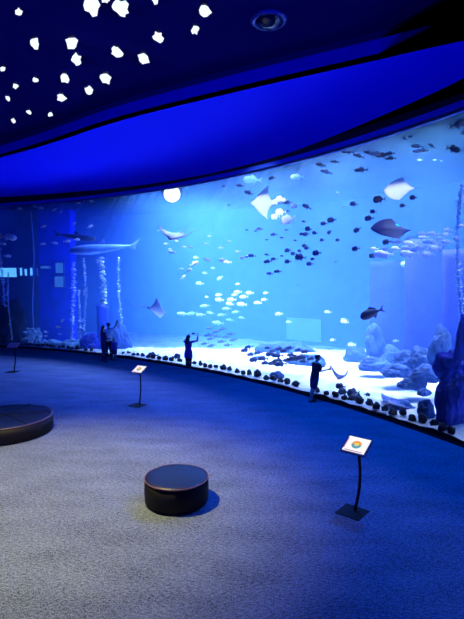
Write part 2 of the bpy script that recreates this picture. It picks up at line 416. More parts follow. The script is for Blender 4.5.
for i, (px, py) in enumerate([(23, 340), (24.5, 333), (25.5, 338.5), (28, 330), (29, 343), (32, 329), (34, 331), (35.5, 342), (37.5, 329), (39, 337), (41, 343), (44, 341)]):
    rock(px, py, random.uniform(3.5, 6), random.uniform(2, 3.2), random.uniform(0.6, 1.0), M['coral'], f'small pale coral knob beside the black rock mass, {ORD[i]} from left', i + 60, 'coral', 'coral', 'pale coral knobs', sub=2)
# dark pillar and cliff far back at right
def crag(x0, x1, y0, y1, d, label, seed):
    c, t = in_tank((x0 + x1) / 2, y1, d); top, _ = in_tank((x0 + x1) / 2, y0, d)
    W = (x1 - x0) / 2 * t / FPX; bm = bmesh.new(); rings = []
    for j in range(25):
        z = -1.2 + (top.z + 1.2) * j / 24
        ring = []
        for q in range(28):
            a = 2 * PI * q / 28; k = 1 + 0.18 * noise.noise((math.cos(a) * 1.5 + seed, math.sin(a) * 1.5, z * 0.6)) + 0.08 * noise.noise((math.cos(a) * 5, math.sin(a) * 5 + seed, z * 2))
            ring.append(Vector((W * k * math.cos(a), W * 0.7 * k * math.sin(a), z)))
        rings.append(ring)
    loft(bm, rings); o = link('rock_pillar', bm, M['rock_deep'], None, True); o.location = (c.x, c.y, 0); return tag(o, label, 'rock')
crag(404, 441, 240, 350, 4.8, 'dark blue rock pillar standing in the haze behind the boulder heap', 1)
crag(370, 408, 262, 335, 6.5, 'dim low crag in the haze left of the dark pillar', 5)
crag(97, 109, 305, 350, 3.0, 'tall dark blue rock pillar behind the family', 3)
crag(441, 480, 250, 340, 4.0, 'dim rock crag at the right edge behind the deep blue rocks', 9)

# ------------------------------------------------------------------ hanging weed strands
M['weed'] = mat('pale_weed', (0.8, 0.92, 0.98), 0.8, var=0.4, scale=5)
M['weed_stem'] = mat('weed_stem', (0.25, 0.45, 0.8), 0.8)
def strand(px, y0, y1, d, label, wpx=5, n=70, seed=0):
    rnd = random.Random(seed); top, t = in_tank(px, y0, d); bot, _ = in_tank(px, y1, d)
    r = thing('kelp_strand', label, 'seaweed', (bot.x, bot.y, bot.z), (0, 0, 0), 'weed strands')
    Hh = top.z - bot.z; W = wpx / 2 * t / FPX * 1.7; n = int(n * 2)
    f = lambda z: Vector((0.10 * math.sin(z * 0.9 + seed), 0.08 * math.cos(z * 1.1 + seed), z))
    bm = bmesh.new(); tube(bm, [f(Hh * k / 16) for k in range(17)] , 0.025, 6); link('stem', bm, M['weed_stem'], r, True)
    bm = bmesh.new()
    for k in range(n):
        z = Hh * (k + rnd.random()) / n; a = rnd.uniform(0, 2 * PI); L = W * rnd.uniform(0.5, 1.25) * (0.75 + 0.45 * noise.noise((z * 1.7, seed, 0))); b = f(z)
        u = Vector((math.cos(a), math.sin(a), rnd.uniform(-0.9, 0.7))).normalized(); s = u.cross(Vector((0, 0, 1))).normalized() * L * 0.45; nrm = u.cross(s).normalized() * L * 0.05
        p = [b, b + u * L * 0.5 + s, b + u * L, b + u * L * 0.5 - s]
        v = [bm.verts.new(q) for q in p]; m1 = bm.verts.new(b + u * L * 0.5 + nrm); m2 = bm.verts.new(b + u * L * 0.5 - nrm)
        for i in range(4):
            bm.faces.new((v[i], v[(i + 1) % 4], m1)); bm.faces.new((v[(i + 1) % 4], v[i], m2))
    link('leaves', bm, M['weed'], r)
    return r
for i, (px, y0, y1, d, w_, n_, lab) in enumerate([
    (3, 246, 306, 1.6, 4, 60, 'pale weed strand hanging at the left edge above the black rock'),
    (11, 272, 340, 0.7, 3, 70, 'thin pale weed strand hanging before the black rock'),
    (35, 212, 335, 3.5, 2, 70, 'thin faint weed strand before the narrow window slits'),
    (74, 262, 342, 2.4, 5, 90, 'pale weed strand hanging at the edge of the blue inner wall'),
    (85, 258, 338, 1.9, 4, 100, 'bright pale weed strand above the squat blue rock'),
    (79, 290, 344, 2.8, 4, 50, 'short pale weed strand between two longer ones'),
    (102, 258, 306, 2.3, 7, 110, 'broad pale weed strand above the dark rock pillar'),
    (121, 258, 338, 2.3, 4, 80, 'pale weed strand right of the family, rightmost of the hanging ones'),
    (459, 186, 330, 1.4, 6, 150, 'long pale weed strand hanging at the right edge above the rocks')]):
    strand(px, y0, y1, d, lab, w_, n_, i + 1)

# ------------------------------------------------------------------ fish
M['fish_dark'] = mat('dark_backlit_fish', (0.006, 0.010, 0.07), 0.45, var=0.4, scale=9)  # backlit silhouette put into the navy base colour
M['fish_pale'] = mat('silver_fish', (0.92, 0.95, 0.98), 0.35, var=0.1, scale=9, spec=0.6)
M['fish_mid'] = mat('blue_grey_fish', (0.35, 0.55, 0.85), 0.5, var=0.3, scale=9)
M['fish_shadow'] = mat('slate_fish', (0.05, 0.08, 0.25), 0.5, var=0.4, scale=9)

def body_profile(kind, t):
    # t 0 = nose .. 1 = tail root; returns half height, half width
    if kind == 'deep': h = 0.25 * math.sin(PI * min(1, t ** 0.62)) ** 0.85 + 0.03; wd = 0.42
    elif kind == 'slim': h = 0.115 * math.sin(PI * min(1, t ** 0.72)) ** 0.8 + 0.018; wd = 0.6
    else: h = 0.16 * math.sin(PI * min(1, t ** 0.66)) ** 0.85 + 0.022; wd = 0.55
    return h, h * wd

def fish_parts(kind, L=1.0):
    """bmeshes of a fish with its nose towards +x, length L centred on the origin"""
    P = {}
    bm = bmesh.new(); rings = []; N = 11
    for j in range(N + 1):
        t = j / N; h, wd = body_profile(kind, t)
        if j == 0: h *= 0.35; wd *= 0.35
        x = 0.5 - 0.78 * t; zc = 0.01 * math.sin(PI * t)
        rings.append([Vector((x * L, wd * L * math.sin(a), (zc + h * math.cos(a)) * L)) for a in [2 * PI * k / 10 for k in range(10)]])
    loft(bm, rings); P['body'] = bm
    tl = 0.13 if kind == 'slim' else 0.17
    bm = bmesh.new(); blade(bm, [(-0.25 * L, 0.015 * L), (-0.5 * L, tl * L), (-0.40 * L, 0), (-0.5 * L, -tl * L), (-0.25 * L, -0.015 * L)], 0.012 * L); P['tail_fin'] = bm
    h = body_profile(kind, 0.45)[0]
    bm = bmesh.new(); blade(bm, [(0.2 * L, h * 0.85 * L), (0.05 * L, (h + 0.09) * L), (-0.16 * L, (h * 0.55 + 0.05) * L), (-0.18 * L, h * 0.3 * L), (0.0, h * 0.6 * L)], 0.01 * L); P['dorsal_fin'] = bm
    bm = bmesh.new(); blade(bm, [(0.02 * L, -h * 0.8 * L), (-0.06 * L, -(h + 0.07) * L), (-0.16 * L, -(h * 0.5 + 0.03) * L), (-0.17 * L, -h * 0.3 * L)], 0.01 * L); P['anal_fin'] = bm
    return P

PROTO = {}
def proto(kind, mk, whole):
    """mesh data of one fish of a kind: whole = one mesh, else body plus fins"""
    key = (kind, mk, whole)
    if key in PROTO: return PROTO[key]
    P = fish_parts(kind); out = {}
    if whole:
        b = bmesh.new()
        for q in P.values():
            me = bpy.data.meshes.new('fish_piece'); q.to_mesh(me); q.free(); b.from_mesh(me); bpy.data.meshes.remove(me)
        P = {'body': b}
    for n_, q in P.items():
        me = bpy.data.meshes.new('fish_' + n_); bmesh.ops.recalc_face_normals(q, faces=q.faces[:]); q.to_mesh(q and me); q.free(); me.materials.append(M[mk])
        for f in me.polygons: f.use_smooth = (n_ == 'body' and not whole)
        out[n_] = me
    PROTO[key] = out; return out

def fish(px, py, lpx, d, kind, mk, face, tilt, label, group, yaw=None, whole=True):
    """face: -1 swims to the left of the picture, +1 to the right"""
    c, t = in_tank(px, py, d); L = lpx * t / FPX * 1.08
    yw = (0 if face > 0 else PI) + (random.uniform(-0.35, 0.35) if yaw is None else yaw)
    me = proto(kind, mk, whole)
    if whole:
        o = bpy.data.objects.new('fish', me['body']); C.objects.link(o); tag(o, label, 'fish', group)
    else:
        o = thing('fish', label, 'fish', group=group)
        for n_, m_ in me.items():
            q = bpy.data.objects.new(n_, m_); C.objects.link(q); q.parent = o
    o.location = c; o.rotation_euler = (0, -math.radians(tilt), yw); o.scale = (L, L, L)
    return o

def school(items, d0, d1, kind, mk, face, phrase, desc, group, tilt=0, jit=8, whole=True):
    """items: (px, py, length px[, tilt])"""
    items = sorted(items, key=lambda q: (q[0], q[1]))
    for i, it in enumerate(items):
        lab = f'{desc} {phrase}, {ORD[i]} from left' if len(items) > 1 else f'{desc} {phrase}'
        tl = it[3] if len(it) > 3 else tilt + random.uniform(-jit, jit)
        fish(it[0], it[1], it[2], random.uniform(d0, d1), kind, mk, face, tl, lab, group, whole=whole)

random.seed(21)
G = 'dark fish in open water'
school([(282, 163, 5), (272.5, 178, 8), (224, 186, 5), (240, 185.5, 8), (249, 193, 10, 22), (229, 205, 4)], 0.5, 1.8, 'mid', 'fish_dark', -1, 'around and left of the white ray', 'small navy fish', G)
school([(321, 165, 12, 3), (335, 162, 9, 8), (326.5, 172, 13, 10)], 0.5, 1.8, 'slim', 'fish_dark', -1, 'in the trio below the ceiling edge', 'slim navy fish', G)
school([(288, 202.5, 9), (307, 207, 10, 25), (288, 211, 5), (304, 221.6, 5)], 0.5, 1.8, 'mid', 'fish_dark', -1, 'just right of the white ray', 'plump navy fish', G)
school([(332, 220, 9, -5), (324, 223.5, 7), (308.7, 229, 8), (315, 233, 6), (329.6, 232, 6, -35), (322.4, 240, 5), (306.4, 234, 7), (302, 234, 5)], 0.5, 1.8, 'deep', 'fish_dark', -1, 'in the upper right of the shoal', 'deep-bodied navy fish', G)
school([(274, 234.5, 7), (260, 229, 7), (247, 230, 4), (256, 231, 4), (295.5, 240.5, 4), (267, 239.7, 3.5), (282, 237.7, 4), (286.7, 230, 4)], 1.0, 1.8, 'mid', 'fish_dark', -1, 'in the loose middle row under the white ray', 'tiny navy fish', G)
school([(305, 245.7, 6), (288, 250.3, 7), (293.7, 253.7, 6), (300, 251, 5), (307, 248, 6), (317, 253, 9, -3), (300.7, 257.3, 11), (313, 259, 5), (310, 263.8, 7), (288, 261.5, 7)], 0.5, 1.8, 'deep', 'fish_dark', -1, 'in the lower right of the shoal', 'plump navy fish', G)
school([(268, 261.5, 9), (274, 259, 7), (267, 254.7, 5), (252, 255.8, 8), (247, 257, 5), (270, 273.6, 7), (278, 271.5, 8), (282, 256, 4)], 0.5, 1.8, 'mid', 'fish_dark', -1, 'in the lower left of the shoal', 'small navy fish', G)
school([(338, 193, 4), (345, 206, 4), (336, 262, 4), (298, 285, 3), (255, 300, 3)], 3, 6, 'mid', 'fish_shadow', -1, 'scattered away from the shoal in open water', 'very small blue fish', G)
G = 'pale fish following the white ray'
school([(280.5, 198.6, 9), (276, 202, 9), (295, 206, 8), (281, 212, 11), (275.6, 216.7, 9), (288.5, 219.5, 15, -14), (284, 200, 6)], 0.5, 1.2, 'deep', 'fish_pale', -1, 'behind the tail of the white ray', 'bright white fish', G)
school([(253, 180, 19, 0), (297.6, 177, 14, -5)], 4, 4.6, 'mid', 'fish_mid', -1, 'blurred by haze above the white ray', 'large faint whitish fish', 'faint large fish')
G = 'bright pale fish at left centre'
school([(166, 243.7, 5), (172, 252, 8), (184, 246.7, 5), (191, 247.5, 6), (177, 241, 4), (170, 249, 4)], 0.8, 1.8, 'mid', 'fish_pale', -1, 'under the dark-winged ray', 'small bright white fish', G)
school([(194, 264, 10, 20), (188.8, 270.4, 7, 30), (182.8, 277.5, 6, 35), (181, 269, 5), (206.7, 259.6, 8)], 0.8, 1.8, 'mid', 'fish_pale', 1, 'in the slanting line left of centre', 'bright white fish', G)
school([(221, 247.8, 5), (229, 241.3, 4), (223, 260, 8), (227.8, 262.4, 8), (209.5, 236.3, 4), (206.7, 243.4, 4), (238, 251.6, 5), (243, 258, 6)], 1, 2.5, 'mid', 'fish_pale', -1, 'between the dark-winged ray and the navy shoal', 'small white fish', G)
school([(196, 257.5, 6), (205, 273, 5), (200, 283.5, 8), (220, 278, 7, -30), (207, 297, 4), (238, 284, 5), (248, 256.6, 5), (213, 268, 4)], 5, 7, 'mid', 'fish_pale', -1, 'deep in the haze left of centre', 'faint light blue fish', G)
G = 'hazy shoal left of centre'
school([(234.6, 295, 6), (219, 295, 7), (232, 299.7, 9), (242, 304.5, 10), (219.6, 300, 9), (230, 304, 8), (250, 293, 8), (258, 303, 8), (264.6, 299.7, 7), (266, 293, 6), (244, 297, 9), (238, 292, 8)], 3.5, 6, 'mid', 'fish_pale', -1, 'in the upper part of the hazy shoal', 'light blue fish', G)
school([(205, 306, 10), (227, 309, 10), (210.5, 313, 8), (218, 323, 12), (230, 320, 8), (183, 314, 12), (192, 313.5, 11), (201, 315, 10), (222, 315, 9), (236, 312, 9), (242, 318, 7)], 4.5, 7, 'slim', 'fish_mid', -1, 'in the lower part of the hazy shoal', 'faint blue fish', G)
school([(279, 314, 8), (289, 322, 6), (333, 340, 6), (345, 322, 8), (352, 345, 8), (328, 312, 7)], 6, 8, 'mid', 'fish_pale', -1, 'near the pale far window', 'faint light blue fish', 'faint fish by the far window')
G = 'thin dark fish right of the girl'
school([(210.5, 328, 8), (217, 331.4, 9), (209, 335, 10), (223, 328.8, 8), (231, 334, 9), (226, 337, 8)], 2, 3, 'slim', 'fish_shadow', -1, 'in the upper rows right of the girl', 'thin slate-blue fish', G, tilt=-8, jit=4)
school([(211, 338.6, 8), (217, 336, 8), (222, 341.7, 9), (205, 343.5, 8), (212, 345.6, 9), (234, 340, 9), (228, 345, 8)], 2, 3, 'slim', 'fish_shadow', -1, 'in the lower rows right of the girl', 'thin slate-blue fish', G, tilt=-8, jit=4)
G = 'dark slim fish before the blue mound'
school([(245.7, 350.3, 10), (251.6, 354.3, 9), (258.7, 352.7, 9), (255, 359.8, 12), (263.4, 358.6, 11), (268, 348, 7), (249, 347, 8), (266, 363, 9)], 1.0, 1.8, 'mid', 'fish_dark', -1, 'at the left end of the shoal before the mound', 'slim navy fish', G, tilt=-3, jit=4)
school([(271.7, 353.9, 12), (277.7, 355.5, 13), (280, 349, 10), (284.8, 350.8, 9), (279, 361, 13), (273, 363.3, 10), (281, 364, 13), (274, 350.5, 9), (288, 360, 10)], 1.0, 1.8, 'mid', 'fish_dark', -1, 'in the middle of the shoal before the mound', 'slim navy fish', G, tilt=-3, jit=4)
school([(292, 355, 10), (295.5, 358.6, 14), (299, 350, 9), (302.6, 357.4, 14), (306, 351.5, 10), (312, 358.6, 10), (290, 348, 9), (304, 361.5, 9)], 1.0, 1.8, 'mid', 'fish_dark', -1, 'at the right end of the shoal before the mound', 'slim navy fish', G, tilt=-3, jit=4)
G = 'dark fish under the ceiling at right'
for it, lab in [((348, 152, 14, 2), 'slim navy fish just under the ceiling edge, leftmost of the top row'), ((359, 156, 12, 12), 'navy fish second in the top row, nose down to the left'),
                ((368.6, 152.6, 11, 5), 'thin navy fish third in the top row'), ((383, 155.5, 15, -6), 'navy fish below the white one in the top row'),
                ((390, 153.4, 10, -3), 'thin navy fish crossing the right end of the top row'), ((391, 158.4, 11, 0), 'thin navy fish under the right end of the top row'),
                ((361.4, 170, 15, -5), 'navy jack alone below the top row'), ((432, 146, 9, 25), 'thin slate fish behind the pale pair at upper right')]:
    fish(it[0], it[1], it[2], 1.2, 'slim', 'fish_dark', -1, it[3], lab, G, whole=it[2] < 12)
for it, lab in [((452.8, 148.9, 17, -6), 'large navy fish swimming right at the far right'), ((459, 124, 19, 12), 'largest navy fish at the upper right corner of the window'), ((464, 133, 9, 10), 'navy fish cut off below the corner fish')]:
    fish(it[0], it[1], it[2], 0.9, 'mid', 'fish_dark', 1, it[3], lab, G, whole=it[2] < 12)
school([(379.6, 199.4, 12, -3), (413.5, 197.5, 8, -4), (403, 205.5, 7), (373.4, 211.7, 7), (354, 204, 8, 10), (369.4, 218.3, 9)], 0.5, 1.8, 'deep', 'fish_dark', -1, 'between the white blaze and the big ray', 'plump navy fish', G)
school([(357.5, 229.7, 8, -30), (356, 248.8, 8), (373, 255.7, 8), (387, 242, 9), (338, 240, 5)], 0.5, 1.6, 'deep', 'fish_dark', -1, 'around the nose of the big ray', 'plump navy fish', G)
G = 'pale fish at upper right'
school([(377, 154, 14, 3), (417.5, 146.5, 12, 8), (423, 150.7, 11, 3), (405, 138.7, 6), (411, 136.6, 5), (417, 151.5, 9)], 0.8, 1.5, 'slim', 'fish_pale', -1, 'near the top of the window at right', 'thin white fish', G)
school([(435, 160, 4), (441.5, 161, 3), (420, 160, 5)], 2, 4, 'slim', 'fish_mid', -1, 'below the thin white fish at upper right', 'tiny light blue fish', G)
G = 'pale striped shoal under the big ray'
school([(398, 242, 12), (410, 238, 9), (410, 243.5, 13), (423, 233.8, 10), (433.5, 234, 11), (423.7, 237.5, 10), (448, 230, 9), (447, 234.6, 10), (462, 226, 9), (457, 238, 10), (440, 238, 10)], 0.8, 2, 'mid', 'fish_pale', -1, 'in the upper rows of the pale shoal', 'silvery fish', G)
school([(434.8, 243, 10), (448, 242, 11), (421, 247, 13), (436, 248, 14), (406.5, 248, 12), (396.7, 248.8, 11), (409, 253.7, 17, 0), (428, 242, 10), (374.6, 249, 9), (386, 249, 9), (428.6, 254, 12), (415, 250, 10), (384.5, 254.3, 20, 0)], 0.8, 2, 'mid', 'fish_pale', -1, 'in the lower rows of the pale shoal', 'silvery fish', G)  # the longest, level fish stands in for a bright reflected bar
fish(409, 265, 15, 5, 'mid', 'fish_mid', -1, 5, 'faint light blue fish alone below the pale shoal', G)
fish(372.5, 313, 25, 1.0, 'mid', 'fish_dark', -1, -20, 'big dark jack with a forked tail above the boulder heap', 'large dark fish', yaw=0.1, whole=False)
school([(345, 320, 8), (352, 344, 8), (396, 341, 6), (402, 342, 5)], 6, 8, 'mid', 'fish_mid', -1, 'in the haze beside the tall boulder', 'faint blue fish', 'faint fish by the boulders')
G = 'pale fish at the left'
school([(18.6, 208.6, 7), (35, 206.7, 5), (39.6, 207.7, 7), (54, 210, 5, 30), (61, 212, 4, 30), (43.6, 226.5, 6, 15), (78, 203, 5), (91, 201, 5), (74, 224, 5, 40), (90, 226.6, 6, 30)], 0.8, 2, 'mid', 'fish_pale', 1, 'above the two sharks', 'small pale blue fish', G)
school([(42.7, 244, 6), (54.8, 243, 6, -10), (66.7, 241.2, 7), (76.7, 239.5, 6), (7.4, 256, 7), (3, 244, 6)], 0.8, 1.6, 'mid', 'fish_pale', 1, 'in the row beneath the dark shark', 'small pale fish', G)
fish(8, 237, 16, 1.2, 'mid', 'fish_pale', 1, -8, 'larger pale fish at the left edge above the bright window', G, whole=False)
school([(58.6, 327, 6), (62.5, 320.5, 5, -40), (46, 332, 5, 15), (46, 336, 4), (60, 334, 4)], 0.8, 1.6, 'mid', 'fish_pale', -1, 'above the coral clumps at left', 'small pale fish', G)
school([(125.7, 197, 5, 10), (128, 203, 6, 10), (159, 231, 4)], 1.5, 3, 'slim', 'fish_shadow', -1, 'left of the bright lamp', 'tiny slate fish', 'tiny fish by the lamp')
G = 'groupers resting over the sand'
for px, py, l, f, lab in [(153.5, 355.5, 11, -1, 'dark grouper over the sand right of the family'), (176, 356.5, 9, 1, 'dark round fish over the sand left of the girl'),
        (341, 386.4, 10, -1, 'dark grouper on the sand just right of the boy'), (344, 391.8, 11, -1, 'dark grouper under the one right of the boy'), (353.7, 392.8, 14, -1, 'largest dark grouper above the stones right of the boy'),
        (367, 394.5, 6, 1, 'small slate fish on the sand right of the large grouper'), (358.5, 401, 20, -1, 'long dark grouper lying behind the stones'), (339, 400, 10, 1, 'dark fish low behind the stones near the boy')]:
    fish(px, py, l, 0.7, 'deep', 'fish_dark', f, random.uniform(-6, 6), lab, G, whole=l < 10)

# ------------------------------------------------------------------ sharks
M['shark_dark'] = mat('dark_shark_skin', (0.006, 0.012, 0.08), 0.5, var=0.3, scale=4)
M['shark_pale'] = mat('pale_shark_skin', (0.18, 0.38, 0.8), 0.45, var=0.25, scale=4)
def shark(px, py, lpx, d, face, tilt, mk, label, yaw=0.0):
    c, t = in_tank(px, py, d); L = lpx * t / FPX; m = M[mk]
    r = thing('shark', label, 'shark', c, (0, -math.radians(tilt), (0 if face > 0 else PI) + yaw))
    bm = bmesh.new(); rings = []; N = 20
    for j in range(N + 1):
        s = j / N; x = 0.5 - 0.88 * s
        h = 0.070 * (math.sin(PI * min(1, s ** 0.6)) ** 0.8) + 0.010; wd = h * 1.0
        if j == 0: h = wd = 0.006
        z = 0.05 * s * s
        rings.append([Vector((x * L, (wd * math.sin(a)) * L, (z + h * math.cos(a) * (1.0 if math.cos(a) > 0 else 0.85)) * L)) for a in [2 * PI * k / 14 for k in range(14)]])
    loft(bm, rings); link('body', bm, m, r, True)
    bm = bmesh.new(); blade(bm, [(-0.34 * L, 0.055 * L), (-0.43 * L, 0.085 * L), (-0.54 * L, 0.17 * L), (-0.47 * L, 0.06 * L), (-0.45 * L, -0.02 * L), (-0.36 * L, 0.03 * L)], 0.008 * L); link('tail_fin', bm, m, r)
    bm = bmesh.new(); blade(bm, [(0.10 * L, 0.085 * L), (0.0, 0.17 * L), (-0.015 * L, 0.16 * L), (-0.02 * L, 0.08 * L)], 0.008 * L); link('dorsal_fin', bm, m, r)
    bm = bmesh.new(); blade(bm, [(-0.22 * L, 0.05 * L), (-0.27 * L, 0.085 * L), (-0.28 * L, 0.04 * L)], 0.005 * L); link('dorsal_fin', bm, m, r)
    for s in (-1, 1):
        bm = bmesh.new(); o = [(0.20 * L, 0.04 * L * s), (0.03 * L, 0.22 * L * s), (0.02 * L, 0.19 * L * s), (0.10 * L, 0.04 * L * s)]
        blade(bm, o if s > 0 else o[::-1], 0.008 * L, 'xy', -0.03 * L); link('pectoral_fin', bm, m, r)
    return r
shark(75, 237.5, 42, 2.2, 1, -4, 'shark_dark', 'dark shark swimming right with its tail raised, at upper left')
shark(104, 250, 68, 1.4, -1, -2, 'shark_pale', 'long pale shark swimming left beneath the dark shark', 0.12)

# ------------------------------------------------------------------ rays
M['ray_back'] = mat('dark_ray_back', (0.008, 0.018, 0.12), 0.5, var=0.4, scale=5)
M['ray_belly'] = mat('white_ray_belly', (0.93, 0.96, 1.0), 0.5, var=0.05, scale=4)
M['ray_soft'] = mat('slate_ray_back', (0.06, 0.12, 0.4), 0.5, var=0.4, scale=5)
def stingray(px, py, span, d, nose, up, curl, label, back='ray_back', chord=0.62, tail=0.9, asym=1.0, sweep=0.25, rounded=False):
    """nose: direction of the head, up: direction of the back (world); curl: how far the wing tips rise; span in px"""
    c, t = in_tank(px, py, d); S = span / 2 * t / FPX
    x = Vector(nose).normalized(); z = Vector(up); z = (z - x * z.dot(x)).normalized(); y = z.cross(x)
    r = thing('stingray', label, 'ray', c); R_ = Matrix((x, y, z)).transposed(); r.rotation_euler = R_.to_euler()
    bm = bmesh.new(); NU, NV = 28, 12; top, bot = [], []
    for i in range(NU + 1):
        u = -1 + 2 * i / NU; au = abs(u); ch = chord * 1.35 * (1 - au) ** 1.15 + 0.015
        lead = chord * 0.70 - sweep * 2 * au ** 1.5 + 0.16 * max(0, 1 - au * 6) ** 0.7
        if rounded: lead = chord * 0.62 * math.sqrt(max(0, 1 - au * au)) - sweep * au; ch = lead + sweep * au + chord * 0.75 * (1 - au) ** 1.2 + 0.02
        rt, rb = [], []
        for j in range(NV + 1):
            v = j / NV; xx = lead - (ch + 0.16 * max(0, 1 - au * 6) ** 0.7) * v
            th = 0.11 * (1 - au) ** 1.3 * math.sin(PI * v) ** 0.7 + 0.006
            zz = curl * au ** 2 * (1 if u > 0 else asym)
            yy = u * (1 - 0.25 * curl * au)
            rt.append(bm.verts.new((xx * S, yy * S, (zz + th) * S))); rb.append(bm.verts.new((xx * S, yy * S, (zz - th * 0.7) * S)))
        top.append(rt); bot.append(rb)
    for i in range(NU):
        for j in range(NV):
            f = bm.faces.new((top[i][j], top[i][j + 1], top[i + 1][j + 1], top[i + 1][j])); f.material_index = 0
            f = bm.faces.new((bot[i][j], bot[i + 1][j], bot[i + 1][j + 1], bot[i][j + 1])); f.material_index = 1
        for j in (0, NV):
            f = bm.faces.new((top[i][j], top[i + 1][j], bot[i + 1][j], bot[i][j])); f.material_index = 1
    for i in (0, NU):
        for j in range(NV): f = bm.faces.new((top[i][j], bot[i][j], bot[i][j + 1], top[i][j + 1])); f.material_index = 1
    o = link('body', bm, M[back], r, True); o.data.materials.append(M['ray_belly'])
    bm = bmesh.new(); x0 = (-chord * 0.65) * S
    tube(bm, [(x0 + 0.1 * S, 0, 0), (x0 - tail * S * 0.5, 0.03 * S, 0.02 * S), (x0 - tail * S, -0.02 * S, 0.05 * S)], [0.035 * S, 0.018 * S, 0.006 * S], 6); link('tail', bm, M[back], r, True)
    for s in (-1, 1):
        bm = bmesh.new(); q = [((x0 + 0.16 * S), s * 0.03 * S), (x0 - 0.12 * S, s * 0.16 * S), (x0 - 0.10 * S, s * 0.03 * S)]
        blade(bm, q, 0.012 * S, 'xy'); link('pelvic_fin', bm, M[back], r)
    return r
stingray(264, 203, 36, 0.9, (-1, 0.0, 0.0), (0.05, 0.93, 0.36), 0.15, 'brilliant white ray gliding left with its belly turned to the glass', tail=1.3, chord=0.85, sweep=0.42)
stingray(176, 236, 46, 1.0, (-0.35, -0.75, -0.35), (0.1, -0.2, 1), 0.4, 'ray with raised dark wings seen head-on near the bright lamp', chord=0.6)
stingray(156, 310, 32, 0.9, (1, -0.3, -0.25), (0.25, 0.7, 0.6), 0.25, 'white-bellied ray with a long thin tail above the sand', chord=0.75, tail=1.9)
stingray(342, 377, 30, 0.9, (-0.6, -0.75, -0.15), (-0.1, 0.1, 1), 1.1, 'ray with wings lifted in a V beside the boy', chord=0.6, tail=0.8)
stingray(388, 229.5, 30, 0.9, (-1, -0.15, 0.02), (0.05, -0.75, 0.65), 0.12, 'big dark-backed ray with white edges swimming left at right', chord=2.0, tail=0.6, sweep=0.5, rounded=True)
stingray(397, 189.5, 24, 0.8, (-1, -0.05, -0.08), (0.0, 0.85, 0.5), 0.1, 'dazzling white patch shaped as a ray at upper right', chord=1.8, tail=1.0, sweep=0.4, rounded=True)  # ray shape stands in for an unidentified bright white patch
stingray(393, 401, 44, 1.0, (-1, -0.35, 0), (0, -0.12, 1), 0.04, 'slate-blue ray resting flat on the sand behind the stones', back='ray_soft', chord=0.6, tail=0.6)

# ------------------------------------------------------------------ lamps
M['housing'] = mat('lamp_housing', (0.02, 0.02, 0.03), 0.4)
M['flood'] = glow('floodlight_lens', (0.8, 0.93, 1.0), 4)
c, t = in_tank(172, 194, 0.5)
r = thing('floodlight', 'dazzling white floodlight under the ceiling edge behind the glass', 'lamp', c)
d_ = (Vector((0, 0, CAMH)) - c); r.rotation_euler = (Vector((0.15, -1, -0.35))).to_track_quat('Z', 'Y').to_euler()
bm = bmesh.new(); lathe(bm, [(0.02, -0.28), (0.2, -0.26), (0.30, -0.12), (0.40, 0.0), (0.40, 0.03), (0.02, 0.03)], 32); link('housing', bm, M['housing'], r, True)
bm = bmesh.new(); lathe(bm, [(0.02, 0.035), (0.36, 0.035), (0.30, 0.07), (0.02, 0.10)], 32); link('lens', bm, M['flood'], r, True)
bm = bmesh.new(); tube(bm, [(0.44, 0, 0), (0.44, 0.3, -0.1), (0.2, 0.62, -0.2), (-0.2, 0.62, -0.2), (-0.44, 0.3, -0.1), (-0.44, 0, 0)], 0.025, 6); link('bracket', bm, M['housing'], r, True)

LEDS = [(19, 15.5, 6), (34.5, 44.5, 9), (71.5, 44, 11), (76, 60, 9), (117, 53.5, 10), (64.5, 78.5, 9), (106, 78.5, 10), (89, 92, 8), (61.5, 98.5, 8),
        (92.5, 7, 13), (121, 8.5, 13), (105, 0.5, 8), (155, 1, 8), (204.5, 12, 12), (158, 39, 9), (143.5, 59, 11), (195, 32.5, 7),
        (3, 71.5, 4.5), (15.5, 88.5, 4.5), (35.5, 82.5, 4.5), (8, 100.5, 4.2), (29, 114, 4.2), (50.5, 116, 4.4), (13.5, 122.5, 4.2)]
M['led'] = glow('lamp_star_glow', (0.78, 0.90, 1.0), 1.25)
ZC = 8.15
big = sorted([q for q in LEDS if q[2] > 5]); small = sorted([q for q in LEDS if q[2] <= 5])
for lst, desc, grp in ((big, 'large white star lamp glowing on the dark ceiling', 'large ceiling star lamps'), (small, 'small distant star lamp on the ceiling at far left', 'small ceiling star lamps')):
    for i, (px, py, s) in enumerate(lst):
        p = at_z(px, py, ZC - 0.14); tt = (p - Vector((0, 0, CAMH))).length; rad = s * 0.44 * tt / FPX
        r = thing('star_lamp', f'{desc}, {ORD[i]} from left', 'ceiling lamp', (p.x, p.y, ZC), group=grp)
        bm = bmesh.new(); lathe(bm, [(0.005, 0.0), (rad * 0.5, 0.0), (rad * 0.5, -0.03), (rad * 0.3, -0.05), (0.005, -0.05)], 20); link('housing', bm, M['housing'], r)
        bm = bmesh.new(); bmesh.ops.create_icosphere(bm, subdivisions=2, radius=1)
        for q, v in enumerate(bm.verts):
            k = rad * (1.3 if random.random() < 0.22 else 0.86) * random.uniform(0.95, 1.05); v.co = v.co * k + Vector((0, 0, -0.05 - rad * 0.8))  # random spikes shape the star-like glare of the lamp into its bulb
        link('bulb', bm, M['led'], r)
